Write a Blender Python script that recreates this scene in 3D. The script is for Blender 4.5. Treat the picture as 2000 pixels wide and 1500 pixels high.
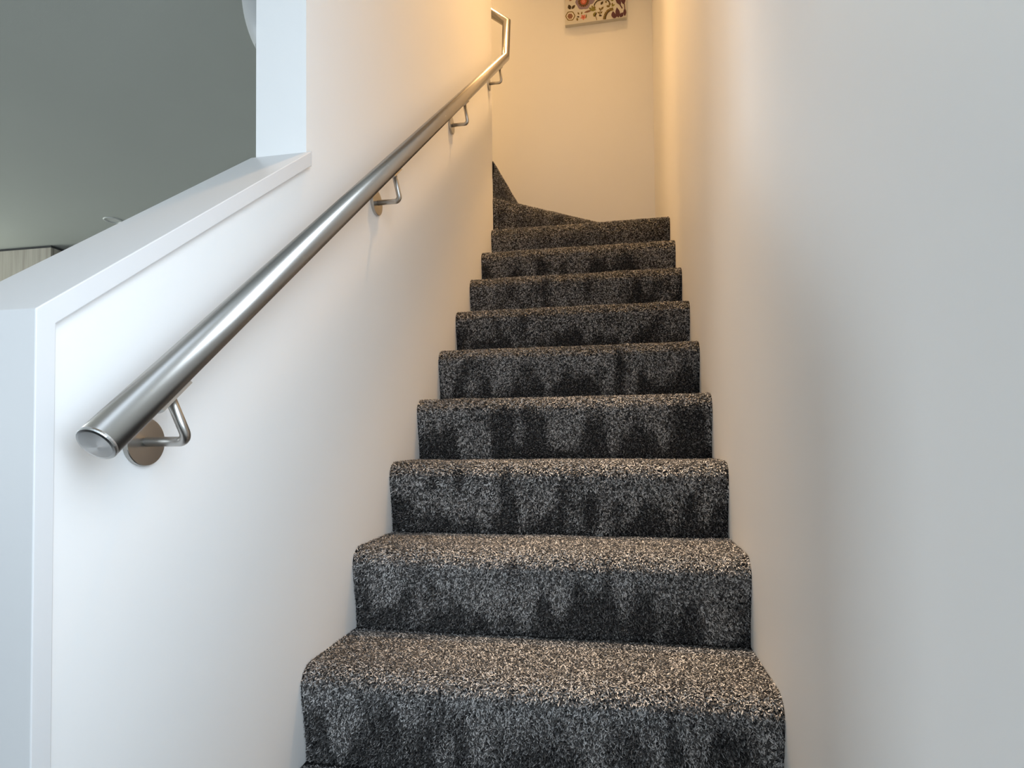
import bpy, bmesh, math, random
import numpy as np
from mathutils import Matrix, Vector

for o in list(bpy.data.objects):
    bpy.data.objects.remove(o, do_unlink=True)
S = bpy.context.scene
COL = S.collection

# ------------------------------------------------------------------ camera
cam = bpy.data.cameras.new('camera')
cam.sensor_width = 36.0
cam.lens = 1131.62 / 2000 * 36.0
cam.shift_y = (830.49 - 750) / 2000
cam.clip_start = 0.02
camo = bpy.data.objects.new('camera', cam)
COL.objects.link(camo)
yaw, pit, rol = -0.176468, 0.026041, -0.0094015
fw = Vector((math.sin(yaw) * math.cos(pit), math.cos(yaw) * math.cos(pit), math.sin(pit)))
rt0 = Vector((math.cos(yaw), -math.sin(yaw), 0))
up0 = rt0.cross(fw)
rt = rt0 * math.cos(rol) + up0 * math.sin(rol)
up = -rt0 * math.sin(rol) + up0 * math.cos(rol)
M4 = Matrix((rt, up, -fw)).transposed().to_4x4()
M4.translation = (0, 0, 0.59664)
camo.matrix_world = M4
S.camera = camo

# ------------------------------------------------------------------ world, lights, exposure
vs = S.view_settings
vs.view_transform = 'Standard'
vs.look = 'None'
vs.gamma = 1
vs.use_curve_mapping = False
vs.exposure = 0.0
W = bpy.data.worlds.new('world')
S.world = W
W.use_nodes = True
W.node_tree.nodes['Background'].inputs['Color'].default_value = (0.62, 0.78, 1.0, 1)
W.node_tree.nodes['Background'].inputs['Strength'].default_value = 1.0


def area(name, loc, direction, sx, sy, power, color, spread=180):
    l = bpy.data.lights.new(name, 'AREA')
    l.shape = 'RECTANGLE'
    l.size, l.size_y = sx, sy
    l.energy = power
    l.color = color
    l.spread = math.radians(spread)
    o = bpy.data.objects.new(name, l)
    COL.objects.link(o)
    o.location = loc
    o.rotation_euler = Vector(direction).to_track_quat('-Z', 'Y').to_euler()
    return o


DAY = (0.775, 0.89, 1.0)
WARM = (1.0, 0.59, 0.25)
area('daylight_side_window', (0.335, -0.035, 1.13), (-1, 0, 0), 0.78, 1.30, 20.5, DAY)
area('added_left_fill', (-6.55, -0.9, 0.95), (1, 0, 0), 1.8, 1.6, 125, (0.84, 0.93, 1.0))  # unseen source added on the left to brighten the right wall
area('added_back_fill', (-0.35, -2.32, 0.75), (0, 1, 0), 0.9, 1.9, 9, DAY)  # unseen source added behind the camera to brighten the risers
area('daylight_far_window', (-6.55, 3.0, 0.9), (1, 0, 0), 1.7, 1.5, 100, (0.92, 1.0, 0.88))

# ------------------------------------------------------------------ dimensions
XL, XR = -0.57811, 0.25962        # stair walls
WT = 0.1067                       # thickness of the left wall
H, G, Y1, OV = 0.18, 0.215064, 1.01625, 0.0205
YEND = 3.6307                     # wall at the head of the flight
YW = 2.763                        # far end of the left wall
ZF = -0.36                        # floor
ZC, ZU, ZT = 2.04, 2.34, 4.74     # room ceiling, upper floor, stairwell ceiling

# ------------------------------------------------------------------ materials


def mat(name, color, rough=0.6, metal=0.0, spec=0.5):
    m = bpy.data.materials.new(name)
    m.use_nodes = True
    b = m.node_tree.nodes['Principled BSDF']
    b.inputs['Base Color'].default_value = (*color, 1)
    b.inputs['Roughness'].default_value = rough
    b.inputs['Metallic'].default_value = metal
    b.inputs['Specular IOR Level'].default_value = spec
    return m, m.node_tree, b


def add_bump(nt, b, scale, strength, dist=0.001, detail=3, vec=None):
    n = nt.nodes.new('ShaderNodeTexNoise')
    n.inputs['Scale'].default_value = scale
    n.inputs['Detail'].default_value = detail
    if vec is None:
        tc = nt.nodes.new('ShaderNodeTexCoord')
        vec = tc.outputs['Object']
    nt.links.new(vec, n.inputs['Vector'])
    bp = nt.nodes.new('ShaderNodeBump')
    bp.inputs['Strength'].default_value = strength
    bp.inputs['Distance'].default_value = dist
    nt.links.new(n.outputs['Fac'], bp.inputs['Height'])
    nt.links.new(bp.outputs['Normal'], b.inputs['Normal'])
    return n


def paint(name, c, rough=0.55, scale=55, strength=0.05, var=0.02):
    m, nt, b = mat(name, c, rough, spec=0.3)
    add_bump(nt, b, scale, strength)
    tc = nt.nodes.new('ShaderNodeTexCoord')
    n = nt.nodes.new('ShaderNodeTexNoise')
    n.inputs['Scale'].default_value = 2.3
    n.inputs['Detail'].default_value = 4
    nt.links.new(tc.outputs['Object'], n.inputs['Vector'])
    r = nt.nodes.new('ShaderNodeValToRGB')
    r.color_ramp.elements[0].color = (*[x * (1 - var) for x in c], 1)
    r.color_ramp.elements[1].color = (*[min(1, x * (1 + var)) for x in c], 1)
    nt.links.new(n.outputs['Fac'], r.inputs['Fac'])
    nt.links.new(r.outputs['Color'], b.inputs['Base Color'])
    return m


M_WALL = paint('white_wall_paint', (0.85, 0.85, 0.84))
M_TRIM = paint('white_gloss_trim_paint', (0.70, 0.70, 0.70), rough=0.32, scale=30, strength=0.02, var=0.005)
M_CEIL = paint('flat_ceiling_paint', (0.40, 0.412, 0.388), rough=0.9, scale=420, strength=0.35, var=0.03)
M_PLAST, _, _ = mat('off_white_plastic', (0.55, 0.56, 0.54), 0.45)
M_SHADE, _, _ = mat('pale_grey_shade', (0.55, 0.56, 0.57), 0.4)
M_DARK, _, _ = mat('painted_gap_shadow', (0.05, 0.05, 0.05), 0.8)


def steel(name, c, rough, scale, bump=0.02):
    m, nt, b = mat(name, c, rough, 1.0)
    add_bump(nt, b, scale, bump, 0.0003, 2)
    return m


M_STEEL = steel('brushed_stainless_steel', (0.43, 0.41, 0.385), 0.27, 3000)
M_STEEL2 = steel('satin_stainless_steel', (0.48, 0.465, 0.44), 0.30, 3000)

# carpet backing and pile
M_BACK, nt, b = mat('charcoal_carpet_backing', (0.02, 0.02, 0.021), 0.95, spec=0.1)
add_bump(nt, b, 600, 0.6, 0.003)
M_PILE, nt, b = mat('charcoal_carpet_pile', (0.1, 0.1, 0.1), 0.7, spec=0.25)
at = nt.nodes.new('ShaderNodeAttribute')
at.attribute_name = 'tone'
rp = nt.nodes.new('ShaderNodeValToRGB')
rp.color_ramp.elements[0].color = (0.030, 0.0295, 0.0295, 1)
rp.color_ramp.elements[1].color = (0.62, 0.61, 0.60, 1)
e = rp.color_ramp.elements.new(0.62)
e.color = (0.13, 0.127, 0.125, 1)
nt.links.new(at.outputs['Fac'], rp.inputs['Fac'])
nt.links.new(rp.outputs['Color'], b.inputs['Base Color'])
b.inputs['Sheen Weight'].default_value = 0.15
b.inputs['Sheen Roughness'].default_value = 0.5

# wood front
M_WOOD, nt, b = mat('pale_wood_laminate', (0.4, 0.36, 0.3), 0.5)
tc = nt.nodes.new('ShaderNodeTexCoord')
mp = nt.nodes.new('ShaderNodeMapping')
mp.inputs['Scale'].default_value = (28, 28, 1.6)
nt.links.new(tc.outputs['Object'], mp.inputs['Vector'])
n = nt.nodes.new('ShaderNodeTexNoise')
n.inputs['Scale'].default_value = 1.0
n.inputs['Detail'].default_value = 5
nt.links.new(mp.outputs['Vector'], n.inputs['Vector'])
r = nt.nodes.new('ShaderNodeValToRGB')
r.color_ramp.elements[0].position = 0.3
r.color_ramp.elements[0].color = (0.30, 0.265, 0.22, 1)
r.color_ramp.elements[1].position = 0.7
r.color_ramp.elements[1].color = (0.46, 0.42, 0.36, 1)
nt.links.new(n.outputs['Fac'], r.inputs['Fac'])
nt.links.new(r.outputs['Color'], b.inputs['Base Color'])

# ------------------------------------------------------------------ mesh helpers


def link(name, me, m, parent=None, smooth=False):
    o = bpy.data.objects.new(name, me)
    for mm in (m if isinstance(m, (list, tuple)) else [m]):
        if mm:
            me.materials.append(mm)
    if smooth:
        me.polygons.foreach_set('use_smooth', [True] * len(me.polygons))
    COL.objects.link(o)
    if parent:
        o.parent = parent
        o.matrix_parent_inverse = parent.matrix_world.inverted()
    return o


def empty(name, loc, parent=None):
    o = bpy.data.objects.new(name, None)
    o.empty_display_size = 0.05
    COL.objects.link(o)
    o.location = loc
    o.matrix_world = Matrix.Translation(loc)
    if parent:
        o.parent = parent
        o.matrix_parent_inverse = parent.matrix_world.inverted()
    return o


def tag(o, label, cat, group=None):
    o['label'] = label
    o['category'] = cat
    if group:
        o['group'] = group
    return o


def struct(o):
    o['kind'] = 'structure'
    return o


def bm_box(bm, x0, x1, y0, y1, z0, z1):
    v = [bm.verts.new((x, y, z)) for x in (x0, x1) for y in (y0, y1) for z in (z0, z1)]
    for f in ((0, 1, 3, 2), (4, 6, 7, 5), (0, 4, 5, 1), (2, 3, 7, 6), (0, 2, 6, 4), (1, 5, 7, 3)):
        bm.faces.new([v[i] for i in f])


def finish(bm, name, bevel=0, seg=2):
    bmesh.ops.recalc_face_normals(bm, faces=bm.faces)
    if bevel:
        bmesh.ops.bevel(bm, geom=list(bm.edges), offset=bevel, segments=seg, affect='EDGES', profile=0.5)
    me = bpy.data.meshes.new(name)
    bm.to_mesh(me)
    bm.free()
    return me


def boxes(name, bl, m, parent=None, bevel=0):
    bm = bmesh.new()
    for bx in bl:
        bm_box(bm, *bx)
    return link(name, finish(bm, name, bevel), m, parent)


def extrude_yz(bm, pts, x0, x1):
    a = [bm.verts.new((x0, y, z)) for y, z in pts]
    b = [bm.verts.new((x1, y, z)) for y, z in pts]
    bm.faces.new(a)
    bm.faces.new(b[::-1])
    k = len(pts)
    for i in range(k):
        bm.faces.new((a[i], a[(i + 1) % k], b[(i + 1) % k], b[i]))


def frame_of(t):
    t = t.normalized()
    a = Vector((0, 0, 1)) if abs(t.z) < 0.9 else Vector((1, 0, 0))
    u = t.cross(a).normalized()
    return u, t.cross(u).normalized()


def tube(bm, pts, r, n=20, cap=True):
    """sweep a circle along a polyline with mitred joints"""
    pts = [Vector(p) for p in pts]
    u, w = frame_of(pts[1] - pts[0])
    t0 = (pts[1] - pts[0]).normalized()
    rings = []
    ring = [pts[0] + (u * math.cos(2 * math.pi * i / n) + w * math.sin(2 * math.pi * i / n)) * r for i in range(n)]
    rings.append(ring)
    for k in range(1, len(pts)):
        d = (pts[k] - pts[k - 1]).normalized()
        if k < len(pts) - 1:
            d2 = (pts[k + 1] - pts[k]).normalized()
            nn = (d + d2).normalized()
        else:
            nn = d
        ring = [q + d * ((pts[k] - q).dot(nn) / d.dot(nn)) for q in ring]
        rings.append(ring)
    V = [[bm.verts.new(q) for q in rg] for rg in rings]
    for a, b2 in zip(V, V[1:]):
        for i in range(n):
            f = bm.faces.new((a[i], a[(i + 1) % n], b2[(i + 1) % n], b2[i]))
            f.smooth = True
    if cap:
        bm.faces.new(V[0][::-1])
        bm.faces.new(V[-1])


def arc_path(a, c, b, r, n=8):
    """polyline a-c-b with the corner c rounded to radius r"""
    a, b, c = Vector(a), Vector(b), Vector(c)
    d1, d2 = (a - c).normalized(), (b - c).normalized()
    ang = d1.angle(d2)
    tl = r / math.tan(ang / 2)
    p1, p2 = c + d1 * tl, c + d2 * tl
    cen = c + (d1 + d2).normalized() * (r / math.sin(ang / 2))
    out = [a]
    v1, v2 = p1 - cen, p2 - cen
    om = v1.angle(v2)
    for i in range(n + 1):
        t = i / n
        out.append(cen + (v1 * math.sin((1 - t) * om) + v2 * math.sin(t * om)) / math.sin(om))
    out.append(b)
    return out


def lathe(bm, prof, origin, axis, n=32, smooth=True):
    """prof: list of (radius, height along axis)"""
    o = Vector(origin)
    ax = Vector(axis).normalized()
    u, w = frame_of(ax)
    rings = []
    for r_, h_ in prof:
        if r_ < 1e-6:
            rings.append([bm.verts.new(o + ax * h_)])
        else:
            rings.append([bm.verts.new(o + ax * h_ + (u * math.cos(2 * math.pi * i / n) + w * math.sin(2 * math.pi * i / n)) * r_) for i in range(n)])
    for a, b2 in zip(rings, rings[1:]):
        for i in range(n):
            j = (i + 1) % n
            if len(a) == 1 and len(b2) == 1:
                continue
            if len(a) == 1:
                f = bm.faces.new((a[0], b2[j], b2[i]))
            elif len(b2) == 1:
                f = bm.faces.new((a[i], a[j], b2[0]))
            else:
                f = bm.faces.new((a[i], a[j], b2[j], b2[i]))
            f.smooth = smooth


# ------------------------------------------------------------------ setting
# floor, ceilings
struct(boxes('floor', [(-6.7, 0.36, -2.4, 4.2, ZF - 0.1, ZF)], M_BACK))
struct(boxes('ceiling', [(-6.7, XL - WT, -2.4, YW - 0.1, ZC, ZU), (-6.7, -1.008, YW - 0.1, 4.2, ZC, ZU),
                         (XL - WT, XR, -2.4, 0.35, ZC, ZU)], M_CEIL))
struct(boxes('ceiling', [(-3.2, XR + 0.1, 0.2, YEND + 0.1, ZT, ZT + 0.1)], M_WALL))

# right wall with a window opening beside and behind the camera
struct(boxes('wall_right', [(XR, XR + 0.11, 0.37, YEND + 0.12, ZF, ZT),
                            (XR, XR + 0.11, -0.44, 0.37, ZF, 0.46), (XR, XR + 0.11, -0.44, 0.37, 1.82, ZT),
                            (XR, XR + 0.11, -2.4, -0.44, ZF, ZT)], M_WALL))
w1 = struct(boxes('window_1', [(XR + 0.02, XR + 0.06, -0.44, 0.37, 0.46, 0.48), (XR + 0.02, XR + 0.06, -0.44, 0.37, 1.80, 1.82),
                               (XR + 0.02, XR + 0.06, -0.44, -0.42, 0.48, 1.80), (XR + 0.02, XR + 0.06, 0.35, 0.37, 0.48, 1.80)], M_TRIM))
# head wall of the flight
struct(boxes('wall_head', [(-3.2, XR, YEND, YEND + 0.12, ZF, ZT)], M_WALL))
# wall behind the camera
struct(boxes('wall_back', [(-6.7, -0.85, -2.4, -2.28, ZF, ZC), (0.15, XR, -2.4, -2.28, ZF, ZC), (-0.85, 0.15, -2.4, -2.28, 1.75, ZC)], M_WALL))
# living room shell
struct(boxes('wall_far', [(-6.7, -1.008, 4.1, 4.2, ZF, ZC)], M_WALL))
struct(boxes('wall_side', [(-6.7, -6.6, -2.28, -1.85, ZF, ZC), (-6.7, -6.6, 0.05, 2.1, ZF, ZC), (-6.7, -6.6, 3.9, 4.1, ZF, ZC),
                           (-6.7, -6.6, -1.85, 0.05, ZF, 0.1), (-6.7, -6.6, -1.85, 0.05, 1.8, ZC),
                           (-6.7, -6.6, 2.1, 3.9, ZF, 0.1), (-6.7, -6.6, 2.1, 3.9, 1.7, ZC)], M_WALL))
# wall above the hall ceiling that closes the stairwell towards the camera
struct(boxes('wall_front', [(XL - WT, XR, 0.20, 0.35, ZU, ZT)], M_WALL))
# wall under and beside the upper flight
struct(boxes('wall_inner', [(-1.008, XL - WT, YW - 0.1, YW, ZF, ZC), (-1.008, -0.93, YW, YEND, ZF, ZC),
                            (-3.2, XL - WT, YW - 0.1, YW, ZU, ZT), (-3.3, -3.2, YW - 0.1, YEND, ZU, ZT)], M_WALL))

# left wall: low guard wall below, full height beyond the post
CS = (1.1573 - 0.733) / (1.018 - 0.4832)          # slope of the capping


def cap_z(y):
    return 0.733 + (y - 0.4832) * CS


YP = 1.015
CT = 0.0283                                        # vertical thickness of the capping board
bm = bmesh.new()
y0 = 0.4832 + 0.0216
extrude_yz(bm, [(y0, ZF), (y0, cap_z(y0) - CT), (YP, cap_z(YP) - CT), (YP, ZT), (YW, ZT), (YW, ZF)], XL - WT, XL)
struct(link('wall_left', finish(bm, 'wall_left'), M_WALL))
struct(boxes('wall_lintel', [(XL - WT, XL, 0.35, YP, ZU, ZT)], M_WALL))
# capping and end board, 10 mm proud of the wall on both faces
CX0, CX1 = XL - WT - 0.0105, XL + 0.010
bm = bmesh.new()
ye = 1.0178
extrude_yz(bm, [(0.4832, ZF), (0.4832, cap_z(0.4832)), (YP, cap_z(YP)), (YP, cap_z(YP) - CT), (y0, cap_z(y0) - CT), (y0, ZF)], CX0, CX1)
cap = struct(link('trim_1', finish(bm, 'trim_1', 0.0012, 2), M_TRIM))
boxes('capping_return', [(XL, CX1, YP, ye, cap_z(YP) - CT + .001, cap_z(YP) + .001)], M_TRIM, cap)

# ------------------------------------------------------------------ carpeted stairs
rng = np.random.default_rng(7)


def vnoise(x, y, seed):
    """smooth value noise, unit lattice"""
    g = np.random.default_rng(seed).random((257, 257))
    xi, yi = np.floor(x).astype(int), np.floor(y).astype(int)
    fx, fy = x - xi, y - yi
    fx, fy = fx * fx * (3 - 2 * fx), fy * fy * (3 - 2 * fy)
    a, b_ = g[xi % 256, yi % 256], g[(xi + 1) % 256, yi % 256]
    c, d = g[xi % 256, (yi + 1) % 256], g[(xi + 1) % 256, (yi + 1) % 256]
    return (a * (1 - fx) + b_ * fx) * (1 - fy) + (c * (1 - fx) + d * fx) * fy


def step_profile():
    """(offset into the stair, height) from foot of riser to back of tread; the carpet rolls softly over the nosing"""
    pts = [(0.0, 0.0), (-0.001, 0.02), (-0.003, 0.045), (-0.007, 0.07), (-0.0125, 0.095), (-0.0175, 0.118)]
    r_ = 0.036
    for i in range(9):
        a = math.pi - math.radians(8) - (math.pi / 2 - math.radians(8)) * i / 8
        pts.append((-OV + r_ + r_ * math.cos(a), H - r_ + r_ * math.sin(a)))
    return pts


PROF = step_profile()


def pile(parent, P, N, D, size, seed, tone_bias, fine=None):
    """short leaning yarn ends; P points, N normals, D brushing direction, all (n,3)"""
    n_ = len(P)
    rg = np.random.default_rng(seed)
    if fine is None:
        fine = np.ones(n_)
    L = size * fine * (0.75 + 0.5 * rg.random(n_))
    rnd = rg.normal(size=(n_, 3))
    T = D + 1.0 * rnd
    T -= N * np.sum(T * N, 1)[:, None]
    T /= np.linalg.norm(T, axis=1)[:, None] + 1e-9
    ln = np.linalg.norm(D, axis=1)
    tilt = np.radians(12 + 62 * np.clip(ln, 0, 1) + 9 * rg.normal(size=n_))
    dirv = N * np.cos(tilt)[:, None] + T * np.sin(tilt)[:, None]
    side = np.cross(dirv, N + 0.35 * rg.normal(size=(n_, 3)))
    side /= np.linalg.norm(side, axis=1)[:, None] + 1e-9
    wd = size * fine * 0.125 * (0.8 + 0.5 * rg.random(n_))
    mid = P + N * 0.0005 + dirv * (L * 0.55)[:, None]
    tip = mid + (dirv * 0.8 + T * 0.5) * (L * 0.45)[:, None]
    base = P - N * 0.0008
    V = np.stack([base - side * wd[:, None], base + side * wd[:, None], mid - side * (wd * 1.05)[:, None], mid + side * (wd * 1.05)[:, None],
                  tip - side * (wd * 0.6)[:, None], tip + side * (wd * 0.6)[:, None]], 1)
    V[:, :, 0] = np.clip(V[:, :, 0], XMIN, XR - 0.0002)
    me = bpy.data.meshes.new('carpet_pile')
    me.vertices.add(n_ * 6)
    me.vertices.foreach_set('co', V.astype(np.float32).ravel())
    idx = (np.arange(n_)[:, None] * 6 + np.array([0, 1, 3, 2, 2, 3, 5, 4])[None]).astype(np.int32)
    me.loops.add(n_ * 8)
    me.loops.foreach_set('vertex_index', idx.ravel())
    me.polygons.add(n_ * 2)
    me.polygons.foreach_set('loop_start', np.arange(n_ * 2, dtype=np.int32) * 4)
    me.update(calc_edges=True)
    tone = np.clip(np.where(rg.random(n_) < 0.38, 0.72 + 0.28 * rg.random(n_), 0.55 * rg.random(n_)) + tone_bias, 0, 1)
    a_ = me.attributes.new('tone', 'FLOAT', 'FACE')
    a_.data.foreach_set('value', np.repeat(tone, 2).astype(np.float32))
    o = link('carpet_pile', me, M_PILE, parent)
    o['kind'] = 'stuff'
    return o


XMIN = XL + 0.0002
stairs = empty('carpeted_staircase', (0.5 * (XL + XR), Y1 - 2 * G, ZF))
tag(stairs, 'charcoal grey carpeted staircase climbing between two white walls', 'staircase')


def rough(x):
    return 0.0011 * (vnoise(x * 14 + 40, x * 0 + 3, 11) - .5) * 2


def straight_step(k):
    """step k: riser foot at height (k-1)*H"""
    yk, zb = Y1 + (k - 1) * G, (k - 1) * H
    prof = [(yk + a, zb + b_) for a, b_ in PROF] + [(yk + 0.10, zb + H), (yk + G - 0.012, zb + H), (yk + G + 0.02, zb + H + 0.002)]
    poly = prof + [(yk + G + 0.02, max(zb - 0.10, ZF)), (yk + 0.02, max(zb - 0.10, ZF)), (yk + 0.02, zb - 0.002)]
    bm_ = bmesh.new()
    nx = 28
    cols = []
    xs = np.linspace(XL, XR, nx + 1)
    for i, x in enumerate(xs):
        w = rough(np.array([x + k * 3.7]))[0]
        cols.append([bm_.verts.new((x, y, z + (w if j < len(prof) else 0))) for j, (y, z) in enumerate(poly)])
    m_ = len(poly)
    for a, b_ in zip(cols, cols[1:]):
        for j in range(m_):
            f = bm_.faces.new((a[j], b_[j], b_[(j + 1) % m_], a[(j + 1) % m_]))
            f.smooth = j < len(prof) - 1
    bm_.faces.new(cols[0])
    bm_.faces.new(cols[-1][::-1])
    o = link('step', finish(bm_, 'step'), M_BACK, stairs)
    # pile
    size, dens = ((0.0058, 2.7e5) if k < 3 else (0.0066, 1.7e5) if k < 6 else (0.0062, 1.3e5))
    if k < 0:
        dens = 2e4
    pr = np.array(prof[:-1])
    seg = np.linalg.norm(np.diff(pr, axis=0), axis=1)
    cum = np.concatenate([[0], np.cumsum(seg)])
    n_ = int(dens * cum[-1] * (XR - XL))
    s = rng.random(n_) * cum[-1]
    x = XL + 0.0015 + rng.random(n_) * (XR - XL - 0.003)
    j = np.clip(np.searchsorted(cum, s) - 1, 0, len(seg) - 1)
    t = (s - cum[j]) / seg[j]
    y = pr[j, 0] * (1 - t) + pr[j + 1, 0] * t
    z = pr[j, 1] * (1 - t) + pr[j + 1, 1] * t + rough(x + k * 3.7)
    d = np.diff(pr, axis=0) / seg[:, None]
    nv = np.stack([np.zeros(n_), -d[j, 1], d[j, 0]], 1)
    tv = np.stack([np.zeros(n_), d[j, 0], d[j, 1]], 1)
    # brushed patches: streaks on the lower part of each riser, softer clouds elsewhere
    q1 = vnoise(x * 30 + k * 9.3, s * 11 + k * 5.1, 21)
    q2 = vnoise(x * 11 + k * 4.7, s * 14 + k * 2.3, 22)
    q3 = vnoise(x * 60 + k, s * 28 + k, 23)
    hgt = np.clip(s / 0.18, 0, 1.2)
    streak = 0.55 * q1 + 0.3 * q2 + 0.15 * q3
    lay = np.clip((streak - 0.50 + 0.55 * (hgt - 0.38)) * 4.2 + 0.5, 0.05, 1)
    lay = lay * 0.72
    lay = lay + (0.75 + 0.25 * q2 - lay) * np.clip((hgt - 0.90) / 0.2, 0, 1)
    xd = np.array([1.0, 0, 0])
    D = (-tv * 0.85 + xd * (q2 - 0.5)[:, None] * 0.8)
    D *= (lay / (np.linalg.norm(D, axis=1) + 1e-9))[:, None]
    bias = 0.30 * (lay - 0.58)  # lighter where laid flat: brushed-pile light and shade put into the yarn colour
    pile(o, np.stack([x, y, z], 1), nv, D, size, 100 + k, bias, 1 - 0.22 * np.clip((hgt - 0.9) / 0.2, 0, 1))


for k in range(-1, 9):
    straight_step(k)


def winder(k, poly, front):
    """winder tread: polygon in plan (first edge is the nosing, from newel to wall); front faces the lower step"""
    zt = k * H
    pts = [Vector((x, y, 0)) for x, y in poly]
    a, b_ = pts[0], pts[1]
    d = (b_ - a).normalized()
    nrm = Vector((d.y, -d.x, 0))
    if nrm.dot(Vector(front + (0,))) < 0:
        nrm = -nrm
    bm_ = bmesh.new()
    # slab under the tread behind the nosing line
    rr = 0.036
    prof = PROF
    A, B = [], []
    for off, hh in prof:
        A.append(bm_.verts.new(a - nrm * off + Vector((0, 0, zt - H + hh))))
        B.append(bm_.verts.new(b_ - nrm * off + Vector((0, 0, zt - H + hh))))
    for i in range(len(prof) - 1):
        f = bm_.faces.new((A[i], B[i], B[i + 1], A[i + 1]))
        f.smooth = True
    back = [bm_.verts.new(Vector((p_.x, p_.y, zt))) for p_ in pts[2:]]
    bm_.faces.new([A[-1], B[-1]] + back)
    lowb = [bm_.verts.new(Vector((p_.x, p_.y, zt - H))) for p_ in pts[2:]]
    bm_.faces.new([B[0], A[0]] + lowb[::-1])
    ring_t, ring_b = [B[-1]] + back + [A[-1]], [B[0]] + lowb + [A[0]]
    for i in range(1, len(back)):
        bm_.faces.new((back[i - 1], lowb[i - 1], lowb[i], back[i]))
    bm_.faces.new(B[::-1] + [lowb[0], back[0]][::-1] if False else [*B, back[0], lowb[0]])
    bm_.faces.new([*A, back[-1], lowb[-1]])
    o = link('step', finish(bm_, 'step'), M_BACK, stairs)
    # pile over the riser and a band of tread
    length = (b_ - a).length
    pr = np.array(prof + [(0.19, H)])
    seg = np.linalg.norm(np.diff(pr, axis=0), axis=1)
    cum = np.concatenate([[0], np.cumsum(seg)])
    n_ = int(1.3e5 * cum[-1] * length)
    s = rng.random(n_) * cum[-1]
    l_ = rng.random(n_) * length
    j = np.clip(np.searchsorted(cum, s) - 1, 0, len(seg) - 1)
    t = (s - cum[j]) / seg[j]
    off = pr[j, 0] * (1 - t) + pr[j + 1, 0] * t
    hh = pr[j, 1] * (1 - t) + pr[j + 1, 1] * t
    dn = np.array(d)
    nn = np.array(nrm)
    P = np.array(a)[None] + dn[None] * l_[:, None] - nn[None] * off[:, None]
    P[:, 2] += zt - H + hh
    dd = np.diff(pr, axis=0) / seg[:, None]
    NV = nn[None] * dd[j, 1][:, None] + np.array([0, 0, 1.0])[None] * dd[j, 0][:, None]
    TV = -nn[None] * dd[j, 0][:, None] + np.array([0, 0, 1.0])[None] * dd[j, 1][:, None]
    q = vnoise(l_ * 18 + k * 7.7, s * 10 + k, 25)
    D = -TV * (0.3 + 0.6 * q)[:, None]
    lim = poly_mask(P, poly)
    pile(o, P[lim], NV[lim], D[lim], 0.0062, 200 + k, 0.1 * (q[lim] - 0.5))  # tone follows the lay, pile shading put into the yarn colour


def poly_mask(P, poly):
    xmin = min(x for x, _ in poly) - 0.03
    return (P[:, 0] > xmin) & (P[:, 0] < XR - 0.0015) & (P[:, 1] < YEND - 0.003)


# step 9: straight nosing, turning tread
winder(9, [(XL, Y1 + 8 * G), (XR, Y1 + 8 * G), (XR, YEND), (XL, YEND)], (0, -1))
# step 10: nosing at about 40 degrees across the turn
na, nb = Vector((XL, 2.758)), Vector((XR, 2.758 + (XR - XL) * math.tan(math.radians(41.0))))
dn = (nb - na).normalized()
nback = Vector((-dn.y, dn.x)) * OV
XMIN = XL - 0.004
winder(10, [tuple(na + nback), tuple(nb + nback), (XR, YEND), (XL, YEND)], (0.6, -1))
# step 11: nosing almost square to the wall at the head
XMIN = -0.70
ma, mb = Vector((XL + 0.010, YW - 0.006)), Vector((XL + 0.068, YEND))
mback = Vector((-1, 0.08)).normalized() * OV
winder(11, [tuple(ma + mback), tuple(mb + mback), (-0.80, YEND), (-0.80, YW + 0.002)], (1, 0))
XMIN = -1.02
winder(12, [(-0.79, YW + 0.002), (-0.79, YEND), (-1.006, YEND), (-1.006, YW + 0.002)], (1, 0))

# ------------------------------------------------------------------ handrail
RS = 0.8325
RD = 0.060
RR = 0.0205
RX = XL + RD


def rail_z(y):
    return 0.5964 + (y - 0.5038) * RS


sa = math.atan(RS)
ax = Vector((0, math.cos(sa), math.sin(sa)))
P0 = Vector((RX, 0.5038, 0.5964))
P1 = Vector((RX, 2.8157, rail_z(2.8157)))
P2 = Vector((RX + 0.006, 2.822, 2.703))
P3 = P2 + Vector((-0.66, 0, 0.50))
rail_root = empty('handrail', P0)
tag(rail_root, 'brushed stainless steel tubular handrail fixed along the left stair wall', 'handrail')
bm = bmesh.new()
tube(bm, [P0 + ax * 0.0025, P1, P2, P3], RR, 40)
link('rail_tube', finish(bm, 'rail_tube'), M_STEEL, rail_root)
bm = bmesh.new()
lathe(bm, [(0, 0), (RR - 0.0035, 0.0), (RR - 0.0008, 0.0006), (RR + 0.0002, 0.002), (RR + 0.0002, 0.004), (0, 0.004)], P0 - ax * 0.0008, ax, 40, smooth=False)
M_CAP, nt, b = mat('radially_brushed_steel', (0.55, 0.55, 0.54), 0.33, 1.0)
b.inputs['Anisotropic'].default_value = 0.8
tg = nt.nodes.new('ShaderNodeTangent')
tg.direction_type = 'RADIAL'
tg.axis = 'Z'
capm = finish(bm, 'end_cap')
link('end_cap', capm, M_CAP, rail_root)

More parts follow.
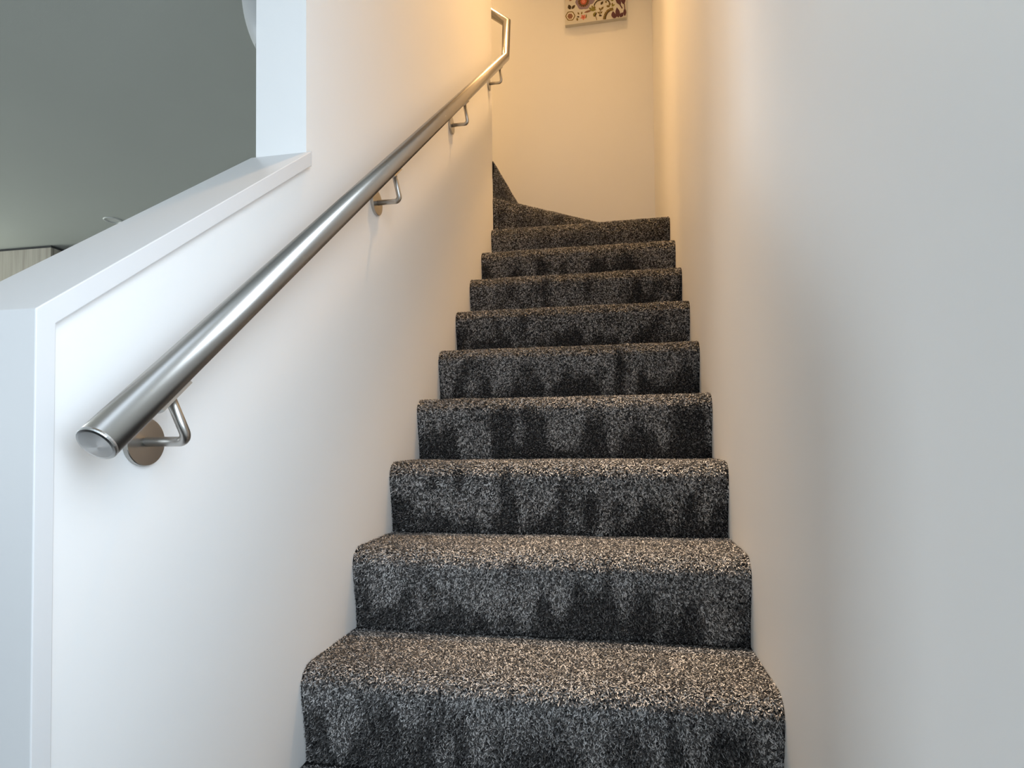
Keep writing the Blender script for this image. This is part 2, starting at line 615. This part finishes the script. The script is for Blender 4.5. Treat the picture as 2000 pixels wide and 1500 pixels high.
for by, bz in ((0.6266, 0.5990), (1.3398, 1.1872), (2.0204, 1.7500), (2.6812, 2.3100)):
    elbow = Vector((XL + 0.0655, by, bz))
    lean = 0.62 * sa
    up_d = Vector((0, -math.sin(lean), math.cos(lean)))
    # length until the underside of the rail
    dist = math.cos(sa) * (rail_z(by) - bz)
    nrm = Vector((0, -math.sin(sa), math.cos(sa)))
    ln = (dist - RR) / up_d.dot(nrm)
    top = elbow + up_d * ln
    top.x = RX
    bm = bmesh.new()
    tube(bm, arc_path((XL + 0.004, by, bz), elbow, top, 0.012, 10), 0.0062, 18)
    br = link('wall_bracket', finish(bm, 'wall_bracket'), M_STEEL2, rail_root)
    bm = bmesh.new()
    lathe(bm, [(0, 0), (0.0295, 0), (0.0300, 0.0008), (0.0300, 0.0062), (0.0292, 0.0072), (0.010, 0.0076), (0, 0.0076)], (XL, by, bz), (1, 0, 0), 40, smooth=False)
    link('rosette', finish(bm, 'rosette'), M_STEEL2, br)
    # saddle plate curved to the underside of the rail
    bm = bmesh.new()
    cpos = Vector((RX, 0, 0)) + Vector((0, top.y, top.z)) + nrm * RR
    na_ = 10
    ringa = []
    for sgn in (-0.029, 0.029):
        row_i, row_o = [], []
        for i in range(na_ + 1):
            a = math.radians(-32 + 64 * i / na_)
            rad = Vector((math.sin(a), 0, 0)) - nrm * math.cos(a)
            row_i.append(bm.verts.new(cpos + ax * sgn + rad * (RR - 0.0003)))
            row_o.append(bm.verts.new(cpos + ax * sgn + rad * (RR + 0.0032)))
        ringa.append((row_i, row_o))
    (i0, o0), (i1, o1) = ringa
    for i in range(na_):
        bm.faces.new((i0[i], i0[i + 1], i1[i + 1], i1[i]))
        bm.faces.new((o0[i], o1[i], o1[i + 1], o0[i + 1]))
        bm.faces.new((i0[i], o0[i], o0[i + 1], i0[i + 1]))
        bm.faces.new((i1[i], i1[i + 1], o1[i + 1], o1[i]))
    bm.faces.new((i0[0], i1[0], o1[0], o0[0]))
    bm.faces.new((i0[-1], o0[-1], o1[-1], i1[-1]))
    link('saddle', finish(bm, 'saddle'), M_STEEL2, br)

# ------------------------------------------------------------------ canvas print on the head wall
CXA, CXB, CZA, CZB = -0.277, 0.105, 3.217, 3.72
CF = YEND - 0.027
M_CANV, nt, b = mat('cream_canvas', (0.64, 0.62, 0.55), 0.85)
add_bump(nt, b, 900, 0.3, 0.0006)
canv = boxes('canvas_print', [(CXA, CXB, CF, YEND, CZA, CZB)], M_CANV, bevel=0.0015)
tag(canv, 'small cream canvas with folk flowers and leaves hanging at the stair head', 'canvas')
inks = {n_: mat('ink_' + n_, c, 0.85)[0] for n_, c in dict(
    mauve=(0.25, 0.19, 0.24), red=(0.45, 0.10, 0.05), pink=(0.62, 0.22, 0.16), dark=(0.06, 0.035, 0.01), olive=(0.19, 0.13, 0.03),
    green=(0.22, 0.20, 0.04), plum=(0.10, 0.035, 0.045), brown=(0.24, 0.12, 0.07), cream=(0.72, 0.68, 0.58)).items()}
ink_i = {n_: i for i, n_ in enumerate(inks)}
bm = bmesh.new()
lay_n = [0]


def ct(zx, zy):
    """point of the printed design, in its own grid: left bottom corner at (190,650), 13.33 units per 3.2 mm"""
    return CXA + (zx - 190) / 13.33 * 0.00318, CZA + 0.001 + ((655 - (zx - 190) * 0.075) - zy) / 13.33 * 0.00331


def shape(pts, ink):
    lay_n[0] += 1
    yy = CF - 0.0002 - 0.000012 * lay_n[0]
    vs_ = []
    for zx, zy in pts:
        x, z = ct(zx, zy)
        vs_.append(bm.verts.new((min(max(x, CXA + .001), CXB - .001), yy, min(max(z, CZA + .001), CZB - .001))))
    f = bm.faces.new(vs_)
    f.material_index = ink_i[ink]


def blob(cx, cy, r_, ink, n_=14, wob=0.0, ph=0.0, sx=1, sy=1):
    shape([(cx + sx * r_ * (1 + wob * math.cos(6 * t + ph)) * math.cos(t), cy + sy * r_ * (1 + wob * math.cos(6 * t + ph)) * math.sin(t))
           for t in [2 * math.pi * i / n_ for i in range(n_)]], ink)


def leaf(x0, y0, x1, y1, w, ink):
    dx, dy = x1 - x0, y1 - y0
    l_ = math.hypot(dx, dy)
    px, py = -dy / l_ * w, dx / l_ * w
    prof = [(0, 0), (.15, .55), (.4, 1), (.65, .85), (.85, .4), (1, 0), (.85, -.4), (.65, -.85), (.4, -1), (.15, -.55)]
    shape([(x0 + dx * t + px * s_, y0 + dy * t + py * s_) for t, s_ in prof], ink)


def stem(pts, w, ink):
    for (a0, b0), (a1, b1) in zip(pts, pts[1:]):
        l_ = math.hypot(a1 - a0, b1 - b0)
        px, py = -(b1 - b0) / l_ * w, (a1 - a0) / l_ * w
        shape([(a0 + px, b0 + py), (a1 + px, b1 + py), (a1 - px, b1 - py), (a0 - px, b0 - py)], ink)


def motifs(dy, flip):
    f = (lambda x: 1985 - x) if flip else (lambda x: x)
    L_ = lambda a, b_, c, d, w, i: leaf(f(a), b_ + dy, f(c), d + dy, w, i)
    B_ = lambda a, b_, r_, i, **k: blob(f(a), b_ + dy, r_, i, **k)
    St = lambda ps, w, i: stem([(f(a), b_ + dy) for a, b_ in ps], w, i)
    B_(680, 80, 205, 'mauve', n_=24, wob=.07)
    L_(780, 120, 985, 50, 75, 'mauve')
    B_(680, 70, 150, 'brown', n_=24)
    for i in range(16):
        t = 2 * math.pi * i / 16
        L_(680 + 75 * math.cos(t), 75 + 75 * math.sin(t), 680 + 145 * math.cos(t), 75 + 145 * math.sin(t), 16, 'dark')
    B_(680, 75, 82, 'red', n_=20, wob=.06)
    B_(680, 75, 45, 'pink', n_=14)
    L_(330, 260, 290, 130, 48, 'dark'); L_(365, 250, 460, 150, 36, 'dark'); L_(300, 35, 390, 0, 22, 'brown')
    B_(330, 430, 125, 'olive', n_=24, wob=.05); B_(330, 430, 98, 'cream', n_=24, wob=.05); B_(325, 435, 70, 'brown', n_=20, wob=.1)
    for i in range(5):
        t = 2 * math.pi * i / 5 + .3
        L_(670, 480, 670 + 85 * math.cos(t), 480 + 80 * math.sin(t), 26, 'pink')
    B_(670, 480, 24, 'red')
    L_(560, 410, 525, 340, 22, 'olive'); L_(620, 410, 640, 330, 20, 'olive'); L_(570, 470, 500, 455, 22, 'dark'); L_(520, 570, 500, 480, 26, 'olive'); L_(740, 520, 750, 400, 16, 'olive')
    L_(690, 365, 900, 310, 26, 'brown'); L_(840, 300, 1010, 310, 38, 'green'); L_(950, 310, 890, 190, 32, 'green'); L_(900, 300, 810, 240, 24, 'green'); L_(980, 300, 960, 190, 20, 'olive')
    St([(955, 200), (980, 140), (1040, 85), (1140, 60), (1250, 60), (1320, 90), (1355, 150), (1350, 210)], 15, 'dark')
    L_(1040, 60, 990, -20, 30, 'olive'); L_(1080, 50, 1160, -10, 26, 'olive'); L_(1260, 40, 1300, -10, 22, 'olive')
    L_(1130, 190, 1190, 100, 32, 'dark'); L_(1250, 100, 1280, 150, 26, 'olive'); L_(1270, 230, 1370, 250, 30, 'olive'); L_(1350, 240, 1380, 150, 22, 'olive')
    L_(1390, 80, 1460, 110, 22, 'green'); L_(1400, 250, 1500, 200, 24, 'green'); L_(1420, 230, 1430, 150, 20, 'olive')
    St([(1140, 300), (1090, 400), (1110, 480)], 8, 'olive')
    L_(1120, 330, 1080, 260, 24, 'olive'); L_(1130, 320, 1200, 240, 26, 'olive'); L_(1100, 410, 1040, 370, 20, 'olive'); L_(1110, 420, 1170, 360, 20, 'olive'); L_(1070, 460, 1160, 470, 24, 'dark')
    L_(940, 490, 990, 360, 40, 'green'); L_(960, 490, 1030, 370, 20, 'dark'); St([(985, 470), (1010, 530), (1020, 580)], 9, 'olive')
    St([(1215, 575), (1235, 480), (1280, 390), (1350, 335), (1450, 315)], 38, 'olive')
    St([(1245, 565), (1255, 490), (1300, 405), (1360, 355)], 14, 'dark')
    L_(1460, 560, 1440, 370, 55, 'plum'); L_(1470, 560, 1540, 430, 40, 'plum'); L_(1580, 550, 1540, 280, 60, 'plum'); L_(1620, 540, 1700, 420, 50, 'plum')
    L_(1640, 230, 1520, 0, 62, 'plum'); L_(1720, 220, 1690, -5, 58, 'plum'); St([(1620, 210), (1680, 320)], 16, 'plum'); St([(1735, 200), (1745, 330)], 12, 'plum')
    L_(1740, 520, 1745, 310, 40, 'plum')


motifs(0, False)
motifs(-640, True)
motifs(-1280, False)
fl = link('floral_pattern', finish(bm, 'floral_pattern'), list(inks.values()), canv)

# ------------------------------------------------------------------ living room beyond the guard wall
cab = empty('pantry_cabinet', (-4.6, 3.8, ZF))
tag(cab, 'tall pale wood grained cabinet reaching the ceiling beyond the white guard wall', 'cabinet')
cx0, cx1, cy0 = -5.23, -3.992, 3.50
ctop = ZC - 0.020
boxes('body', [(cx0, cx1, cy0 + 0.022, 4.098, ZF, ctop)], M_WOOD, cab)
for a, b_ in ((cx0, -4.613), (-4.610, cx1)):
    d_ = boxes('door', [(a + 0.001, b_ - 0.001, cy0, cy0 + 0.020, ZF + 0.1, ctop)], M_WOOD, cab, bevel=0.001)
    hx = b_ - 0.05 if a == cx0 else a + 0.05
    boxes('handle', [(hx - .006, hx + .006, cy0 - 0.03, cy0, 0.5, 0.8)], M_STEEL2, d_, bevel=0.002)
boxes('shadow_gap_strip', [(cx0, cx1 - 0.012, cy0 + 0.012, 4.098, ctop, ZC - 0.0005)], M_DARK, cab)  # dark strip painting in the shade of the gap below the ceiling


def downlight(x, y, z, label, r_=0.05):
    t = empty('recessed_downlight', (x, y, z))
    tag(t, label, 'downlight')
    bm_ = bmesh.new()
    lathe(bm_, [(r_ * .78, -0.001), (r_ * .82, -0.006), (r_ * .95, -0.006), (r_, -0.003), (r_, 0.001)], (x, y, z), (0, 0, 1), 32)
    link('trim_ring', finish(bm_, 'trim_ring'), M_PLAST, t)
    bm_ = bmesh.new()
    lathe(bm_, [(r_ * .80, -0.0015), (r_ * .6, -0.0012), (0, -0.001)], (x, y, z), (0, 0, 1), 32)
    link('lens', finish(bm_, 'lens'), M_LENS if z > 3 else M_PLAST, t)
    return t


M_LENS, nt, b = mat('lit_lens', (0.8, 0.8, 0.8), 0.4)
b.inputs['Emission Color'].default_value = (1.0, 0.62, 0.28, 1)
b.inputs['Emission Strength'].default_value = 6.0
downlight(-3.17, 3.19, ZC, 'small unlit white downlight in the living room ceiling near the cabinet', 0.052)


def lamp(x, y, power, cone, color):
    l = bpy.data.lights.new('warm_downlight', 'SPOT')
    l.energy = power
    l.color = color
    l.spot_size = math.radians(cone)
    l.spot_blend = 1.0
    l.shadow_soft_size = 0.10
    o = bpy.data.objects.new('warm_downlight', l)
    COL.objects.link(o)
    o.location = (x, y, ZT - 0.03)


for x, y, lb, pw, cone, cl in ((0.0, 1.30, 'added downlight in the stairwell ceiling to brighten the lowest steps', 1450, 16, (1.0, 0.78, 0.58)),  # unseen narrow beam added to brighten the treads
                     (-0.14, 2.2, 'lit warm downlight in the stairwell ceiling above the straight flight', 690, 54, WARM),
                     (-0.05, 2.9, 'lit warm downlight in the stairwell ceiling above the turn', 110, 70, WARM),
                     (-1.5, 3.2, 'added downlight past the turn to brighten the head wall', 220, 110, WARM)):  # unseen lamp added to lift the dark part of the head wall
    downlight(x, y, ZT, lb)
    lamp(x, y, pw, cone, cl)

# pendant lamp over the living room side
pend = empty('pendant_lamp', (-0.925, 1.43, ZC))
tag(pend, 'pale white pendant lamp shade showing beside the white wall end', 'lamp')
pc = Vector((-0.904, 1.4317, 1.84))
aa, bb = 0.090, 0.205
prof = []
zb_ = -0.165
for i in range(25):
    z_ = zb_ + (bb * 0.93 - zb_) * i / 24
    prof.append((aa * math.sqrt(max(0.0, 1 - (z_ / bb) ** 2)), z_))
prof_in = [(r_ - 0.003, z_) for r_, z_ in prof[::-1]]
bm = bmesh.new()
lathe(bm, prof + prof_in + [prof[0]], pc, (0, 0, 1), 40)
link('shade', finish(bm, 'shade'), M_SHADE, pend)
bm = bmesh.new()
tube(bm, [pc + Vector((0, 0, bb * 0.9)), Vector((pc.x, pc.y, ZC))], 0.012, 10)
link('stem', finish(bm, 'stem'), M_PLAST, pend)
